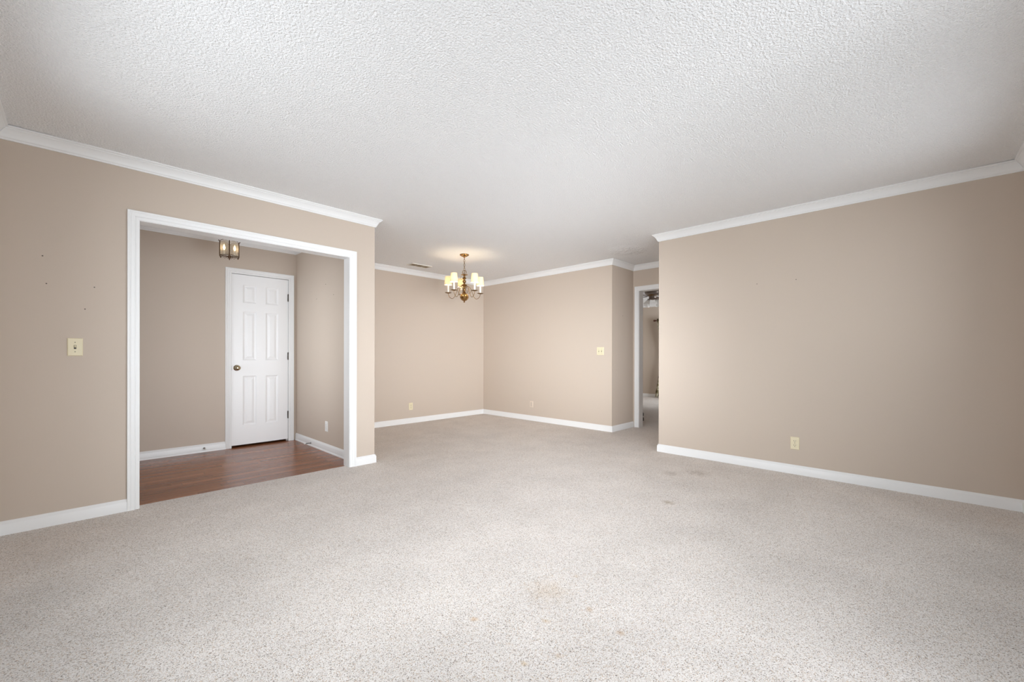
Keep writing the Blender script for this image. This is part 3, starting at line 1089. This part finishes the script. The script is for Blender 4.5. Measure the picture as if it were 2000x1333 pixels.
lathe(bm, [(r, zc(z)) for r, z in [(0, 2.176), (0.012, 2.175), (0.020, 2.172), (0.044, 2.170), (0.048, 2.167), (0.045, 2.164), (0.022, 2.162), (0.014, 2.156), (0.013, 2.140),
                                   (0.016, 2.130), (0.026, 2.124), (0.030, 2.119), (0.026, 2.114), (0.014, 2.108), (0.0115, 2.100), (0.016, 2.094), (0.0225, 2.085), (0.0245, 2.076),
                                   (0.0225, 2.066), (0.016, 2.058), (0.0105, 2.051), (0.012, 2.045), (0.024, 2.038), (0.035, 2.031), (0.038, 2.026), (0.034, 2.020), (0.020, 2.013),
                                   (0.012, 2.004), (0.011, 1.992), (0.015, 1.982), (0.0195, 1.974), (0.0205, 1.967), (0.018, 1.957), (0.012, 1.949), (0.010, 1.943), (0.018, 1.938),
                                   (0.022, 1.932), (0.018, 1.926), (0.020, 1.922), (0.034, 1.914), (0.047, 1.901), (0.056, 1.884), (0.0585, 1.873), (0.0605, 1.871), (0.0605, 1.867),
                                   (0.0585, 1.865), (0.055, 1.850), (0.046, 1.835), (0.033, 1.823), (0.019, 1.815), (0.009, 1.811), (0.007, 1.807), (0.011, 1.803), (0.012, 1.798),
                                   (0.008, 1.793), (0, 1.790)]], 32)
finish('column', bm, M_BRASS, ch, smooth=35)
bm = bmesh.new()
pts = [(0.012, 0, zc(2.108)), (0.030, 0, zc(2.100)), (0.046, 0, zc(2.112)), (0.048, 0, zc(2.135)), (0.036, 0, zc(2.150))]
tube(bm, smooth_path(pts, 6), 0.0016, 6)
hook = finish('hook', bm, M_BRASSD, ch, smooth=60)
hook.rotation_euler = (0, 0, math.radians(136))

# direction from the chandelier towards the room's near corner, then five arms round it
base_ang = math.atan2(-CY, -CX)
R = 0.228
arm_pts = [(0.014, 1.972), (0.024, 1.996), (0.044, 2.012), (0.072, 2.004), (0.098, 1.972), (0.116, 1.925), (0.136, 1.876), (0.168, 1.850), (0.200, 1.862), (0.221, 1.892), (0.228, 1.922)]
scroll = [(0.098, 1.972), (0.088, 1.935), (0.066, 1.918), (0.044, 1.928), (0.040, 1.948), (0.052, 1.957), (0.061, 1.948)]
arm_sc2 = [(0.044, 2.012), (0.058, 2.000), (0.060, 1.985), (0.050, 1.978), (0.042, 1.986)]


def build_arm():
    bm = bmesh.new()
    tube(bm, smooth_path([(r, 0, zc(z)) for r, z in arm_pts], 6), 0.0036, 8)
    tube(bm, smooth_path([(r, 0, zc(z)) for r, z in scroll], 5), 0.0024, 6)
    tube(bm, smooth_path([(r, 0, zc(z)) for r, z in arm_sc2], 5), 0.0024, 6)
    arm = finish('arm', bm, M_BRASSD, ch, smooth=60)
    bm = bmesh.new()
    lathe(bm, [(0.004, zc(1.918)), (0.012, zc(1.920)), (0.030, zc(1.924)), (0.043, zc(1.930)), (0.0445, zc(1.932)), (0.042, zc(1.932)), (0.016, zc(1.928)), (0.015, zc(1.934)), (0, zc(1.934))], 28, R)
    finish('drip_pan', bm, M_BRASSD, arm, smooth=40)
    bm = bmesh.new()
    lathe(bm, [(0, zc(1.929)), (0.0125, zc(1.929)), (0.0122, zc(2.050)), (0.011, zc(2.053)), (0, zc(2.053))], 20, R)
    finish('candle_sleeve', bm, M_CANDLE, arm, smooth=40)
    bm = bmesh.new()
    lathe(bm, [(0.006, zc(2.053)), (0.008, zc(2.062)), (0.014, zc(2.080)), (0.0155, zc(2.090)), (0.013, zc(2.104)), (0.007, zc(2.120)), (0, zc(2.132))], 16, R)
    finish('bulb', bm, M_BULB, arm, smooth=60)
    bm = bmesh.new()
    lathe(bm, [(0.0505, zc(2.036)), (0.0512, zc(2.036)), (0.0512, zc(2.042)), (0.0502, zc(2.043)), (0.0415, zc(2.148)), (0.0418, zc(2.152)), (0.0402, zc(2.152)), (0.0492, zc(2.036)), (0.0505, zc(2.036))], 36, R, cap=False)
    finish('lamp_shade', bm, M_SHADE, arm, smooth=40)
    return arm


arm0 = build_arm()
arm0.rotation_euler = (0, 0, base_ang + math.radians(-36))
for deg in (36, 108, 191, -108):
    a = arm0.copy()
    COL.objects.link(a)
    a.parent = ch
    a.rotation_euler = (0, 0, base_ang + math.radians(deg))
    for c in list(arm0.children):
        d = c.copy()
        COL.objects.link(d)
        d.parent = a

# ------------------------------------------------------------------ foyer lantern
LX, LY = 1.015, 4.925
la = empty('foyer_lantern', (LX, LY, H), 'small bronze four-sided glass lantern hanging in the foyer', 'lantern', math.atan2(-LY, -LX))
HD = 0.0775                      # half diagonal; local +X looks at the camera corner of the room


def zl(z):
    return z - H


corners = [Vector((HD * math.cos(k * PI / 2), HD * math.sin(k * PI / 2), 0)) for k in range(4)]
bm = bmesh.new()
lathe(bm, [(0, 0), (0.052, 0), (0.054, -0.006), (0.046, -0.014), (0.024, -0.022), (0.010, -0.028), (0, -0.029)], 28)
finish('canopy', bm, M_BRONZE, la, smooth=40)
bm = bmesh.new()
lathe(bm, [(0, -0.02), (0.005, -0.02), (0.005, zl(2.275)), (0.012, zl(2.270)), (0.016, zl(2.258)), (0.010, zl(2.246)), (0, zl(2.244))], 16)
finish('stem', bm, M_BRONZE, la, smooth=40)
for c in corners:
    u = c.normalized()
    bm = bmesh.new()
    tube(bm, smooth_path([c * 1.13 + Vector((0, 0, zl(2.203))), c * 1.05 + Vector((0, 0, zl(2.196))), c + Vector((0, 0, zl(2.186))), c + Vector((0, 0, zl(2.12))),
                          c + Vector((0, 0, zl(2.056))), c * 0.95 + Vector((0, 0, zl(2.043))), c * 0.90 + Vector((0, 0, zl(2.034)))], 5), 0.0044, 8)
    tube(bm, smooth_path([c + Vector((0, 0, zl(2.186))), c * 0.86 + Vector((0, 0, zl(2.205))), c * 0.5 + Vector((0, 0, zl(2.222))), c * 0.1 + Vector((0, 0, zl(2.256)))], 5), 0.0024, 6)
    lathe(bm, [(0, zl(2.028)), (0.004, zl(2.029)), (0.0052, zl(2.034)), (0.003, zl(2.039)), (0, zl(2.04))], 10, c.x * 0.90, c.y * 0.90)
    finish('corner_post', bm, M_BRONZE, la, smooth=60)
bm = bmesh.new()
for k in range(4):
    p, q = corners[k], corners[(k + 1) % 4]
    tube(bm, [p + Vector((0, 0, zl(2.057))), q + Vector((0, 0, zl(2.057)))], 0.0030, 6)
    # scalloped skirt under the rail
    pts = [p.lerp(q, t) + Vector((0, 0, zl(2.052) - 0.010 * abs(math.sin(t * PI * 3)) * (0.4 + math.sin(t * PI)))) for t in [i / 18 for i in range(19)]]
    tube(bm, pts, 0.0018, 5)
    # cross arms of the bottom spider
    tube(bm, [p + Vector((0, 0, zl(2.056))), Vector((0, 0, zl(2.048)))], 0.0022, 6)
finish('bottom_frame', bm, M_BRONZE, la, smooth=60)
bm = bmesh.new()
lathe(bm, [(0, zl(2.060)), (0.016, zl(2.056)), (0.019, zl(2.050)), (0.012, zl(2.038)), (0.006, zl(2.030)), (0.004, zl(2.024)), (0.005, zl(2.020)), (0, zl(2.014))], 20)
finish('finial', bm, M_BRONZE, la, smooth=40)
for k in range(4):
    p, q = corners[k], corners[(k + 1) % 4]
    bm = bmesh.new()
    n = (p + q).normalized() * 0.0012
    top, bot = [], []
    fr, bk = [], []
    outline = [(0.05, 2.060), (0.95, 2.060)] + [(0.95 - 0.9 * i / 10, 2.182 + 0.016 * math.sin(PI * i / 10)) for i in range(11)]
    for t, z in outline:
        w = p.lerp(q, t)
        fr.append(bm.verts.new(w + n + Vector((0, 0, zl(z)))))
        bk.append(bm.verts.new(w - n + Vector((0, 0, zl(z)))))
    bm.faces.new(fr)
    bm.faces.new(list(reversed(bk)))
    m = len(fr)
    for i in range(m):
        bm.faces.new((fr[i], fr[(i + 1) % m], bk[(i + 1) % m], bk[i]))
    finish('glass_pane', bm, M_LGLASS, la)
    bm = bmesh.new()
    tube(bm, [p.lerp(q, 0.02 + 0.96 * i / 12) + Vector((0, 0, zl(2.184) + 0.016 * math.sin(PI * i / 12))) for i in range(13)], 0.0012, 5)
    finish('arched_rail', bm, M_BRASS, la, smooth=60)
for q in (PI / 2 + 0.1, -PI / 2 - 0.1):
    x, y = 0.043 * math.cos(q), 0.043 * math.sin(q)
    bm = bmesh.new()
    lathe(bm, [(0, zl(2.064)), (0.010, zl(2.064)), (0.011, zl(2.068)), (0.0085, zl(2.070)), (0.0085, zl(2.110)), (0, zl(2.111))], 14, x, y)
    tube(bm, [(0, 0, zl(2.056)), (x, y, zl(2.066))], 0.003, 6)
    c = finish('candle_socket', bm, M_CANDLE, la, smooth=40)
    bm = bmesh.new()
    lathe(bm, [(0.005, zl(2.111)), (0.0075, zl(2.118)), (0.0115, zl(2.130)), (0.0115, zl(2.138)), (0.008, zl(2.152)), (0.003, zl(2.166)), (0, zl(2.172))], 14, x, y)
    finish('bulb', bm, M_LBULB, c, smooth=60)

# ------------------------------------------------------------------ bedroom: ceiling fan
FX, FY = 8.20, 3.985
fan = empty('ceiling_fan', (FX, FY, H), 'ceiling fan with glass light shades seen through the bedroom doorway', 'ceiling fan', math.atan2(-FY, -FX))


def zf(z):
    return z - H


bm = bmesh.new()
lathe(bm, [(0, 0), (0.130, 0), (0.132, -0.018), (0.155, -0.022), (0.160, -0.036), (0.156, -0.056), (0.140, -0.072), (0.105, -0.086), (0.085, -0.092), (0, -0.092)], 40)
finish('motor_housing', bm, M_FANMETAL, fan, smooth=35)
bm = bmesh.new()
lathe(bm, [(0, -0.088), (0.088, -0.088), (0.094, -0.094), (0.094, -0.104), (0.088, -0.108), (0, -0.108)], 36)
finish('trim_ring', bm, M_BRASS, fan, smooth=35)
bm = bmesh.new()
lathe(bm, [(0, -0.105), (0.078, -0.105), (0.080, -0.125), (0.074, -0.160), (0.058, -0.185), (0.030, -0.194), (0, -0.195)], 32)
finish('light_hub', bm, M_FANMETAL, fan, smooth=35)
bm = bmesh.new()
tube(bm, [(0.07, 0, -0.098), (0.14, 0, -0.106), (0.20, 0, -0.108)], 0.008, 8)
box(bm, 0.18, 0.62, -0.062, 0.062, -0.112, -0.106, 0.002)
for v in bm.verts:
    if v.co.x > 0.17:
        v.co.z += -0.04 * v.co.y
bl0 = finish('blade', bm, M_BLADE, fan)
for k in range(5):
    b_ = bl0 if k == 0 else bl0.copy()
    if k:
        COL.objects.link(b_)
        b_.parent = fan
    b_.rotation_euler = (0, 0, math.radians(-52 + 72 * k))
def fan_shade():
    bm = bmesh.new()
    n = 36
    prof = [(0.020, 0.0), (0.026, -0.010), (0.036, -0.040), (0.044, -0.080), (0.052, -0.112), (0.060, -0.128)]
    rings = []
    for i, (r, z) in enumerate(prof):
        ring = []
        for k in range(n):
            a = 2 * PI * k / n
            rr = r * (1 + (0.05 + 0.02 * i) * math.cos(12 * a) * (i / 5))
            ring.append(bm.verts.new((rr * math.cos(a), rr * math.sin(a), z)))
        rings.append(ring)
    for a, b in zip(rings, rings[1:]):
        for k in range(n):
            bm.faces.new((a[k], a[(k + 1) % n], b[(k + 1) % n], b[k]))
    bm.faces.new(rings[0])
    return bm


for k in range(4):
    q = math.radians(45 + 90 * k)
    bm = bmesh.new()
    tube(bm, smooth_path([(0.05, 0, -0.165), (0.085, 0, -0.172), (0.105, 0, -0.190)], 4), 0.012, 8)
    lathe(bm, [(0, -0.205), (0.026, -0.205), (0.028, -0.190), (0.020, -0.180), (0, -0.178)], 16, 0.108)
    s = finish('lamp_holder', bm, M_FANMETAL, fan, smooth=50)
    s.rotation_euler = (0, 0, q)
    g = finish('glass_shade', fan_shade(), M_FGLASS, s, smooth=60)
    g.location = (0.106, 0, -0.196)
    g.rotation_euler = (0, math.radians(-32), 0)

# ------------------------------------------------------------------ bedroom: rod, curtain, small dark doorstop
rod = empty('curtain_rod', (XBED - 0.09, 4.87, 1.99), 'reddish brown curtain rod with finial on the far bedroom wall', 'curtain rod')
bm = bmesh.new()
tube(bm, [(0, 0, 0), (0, -2.0, 0)], 0.014, 12)
finish('pole', bm, M_ROD, rod, smooth=40)
bm = bmesh.new()
lathe(bm, [(0, 0.075), (0.012, 0.070), (0.026, 0.052), (0.028, 0.040), (0.018, 0.022), (0.013, 0.014), (0.022, 0.008), (0.022, 0.0), (0, 0.0)], 18)
bmesh.ops.rotate(bm, verts=bm.verts, cent=(0, 0, 0), matrix=Matrix.Rotation(-PI / 2, 3, 'X'))
finish('finial', bm, M_ROD, rod, smooth=40)
bm = bmesh.new()
box(bm, 0.0, 0.09, -0.10, -0.08, -0.012, 0.012, 0.002)
box(bm, 0.078, 0.0898, -0.115, -0.065, -0.04, 0.04, 0.002)
finish('bracket', bm, M_ROD, rod)

bm = bmesh.new()
NU, NV = 44, 40
g_ = []
for j in range(NV + 1):
    z = 2.03 - 2.0 * j / NV
    t = (2.03 - z) / 2.0
    # left edge and right edge (y), swept in at the tie height
    tie = math.exp(-((z - 0.85) / 0.30) ** 2)
    yl = 4.83 - 0.20 * math.exp(-((z - 1.15) / 0.52) ** 2) + (0.04 if z < 0.35 else 0.0) * (1 - z / 0.35)
    yr = 4.42 + 0.10 * tie
    row = []
    for i in range(NU + 1):
        s = i / NU
        y = yl + (yr - yl) * s
        x = XBED - 0.145 + 0.024 * math.sin(s * PI * 12 + 0.4 * math.sin(z * 3)) * (0.6 + 0.4 * t)
        row.append(bm.verts.new((x, y, z)))
    g_.append(row)
for j in range(NV):
    for i in range(NU):
        bm.faces.new((g_[j][i], g_[j][i + 1], g_[j + 1][i + 1], g_[j + 1][i]))
cu_ = finish('curtain', bm, M_CURTAIN, smooth=80)
md = cu_.modifiers.new('thickness', 'SOLIDIFY')
md.thickness = 0.004
tag(cu_, 'olive and cream floral curtain hanging at the far bedroom window', 'curtain')

bm = bmesh.new()
lathe(bm, [(0, 0.0), (0.030, 0.0), (0.034, 0.012), (0.034, 0.045), (0.028, 0.058), (0.016, 0.066), (0.018, 0.072), (0.030, 0.084), (0.032, 0.112), (0.026, 0.134), (0.012, 0.142), (0, 0.143)], 20)
o = finish('floor_doorstop', bm, M_RUBBER, smooth=40)
o.location = (6.405, 3.300, 0)
tag(o, 'small dark brown knobbed doorstop on the carpet just inside the bedroom', 'doorstop')
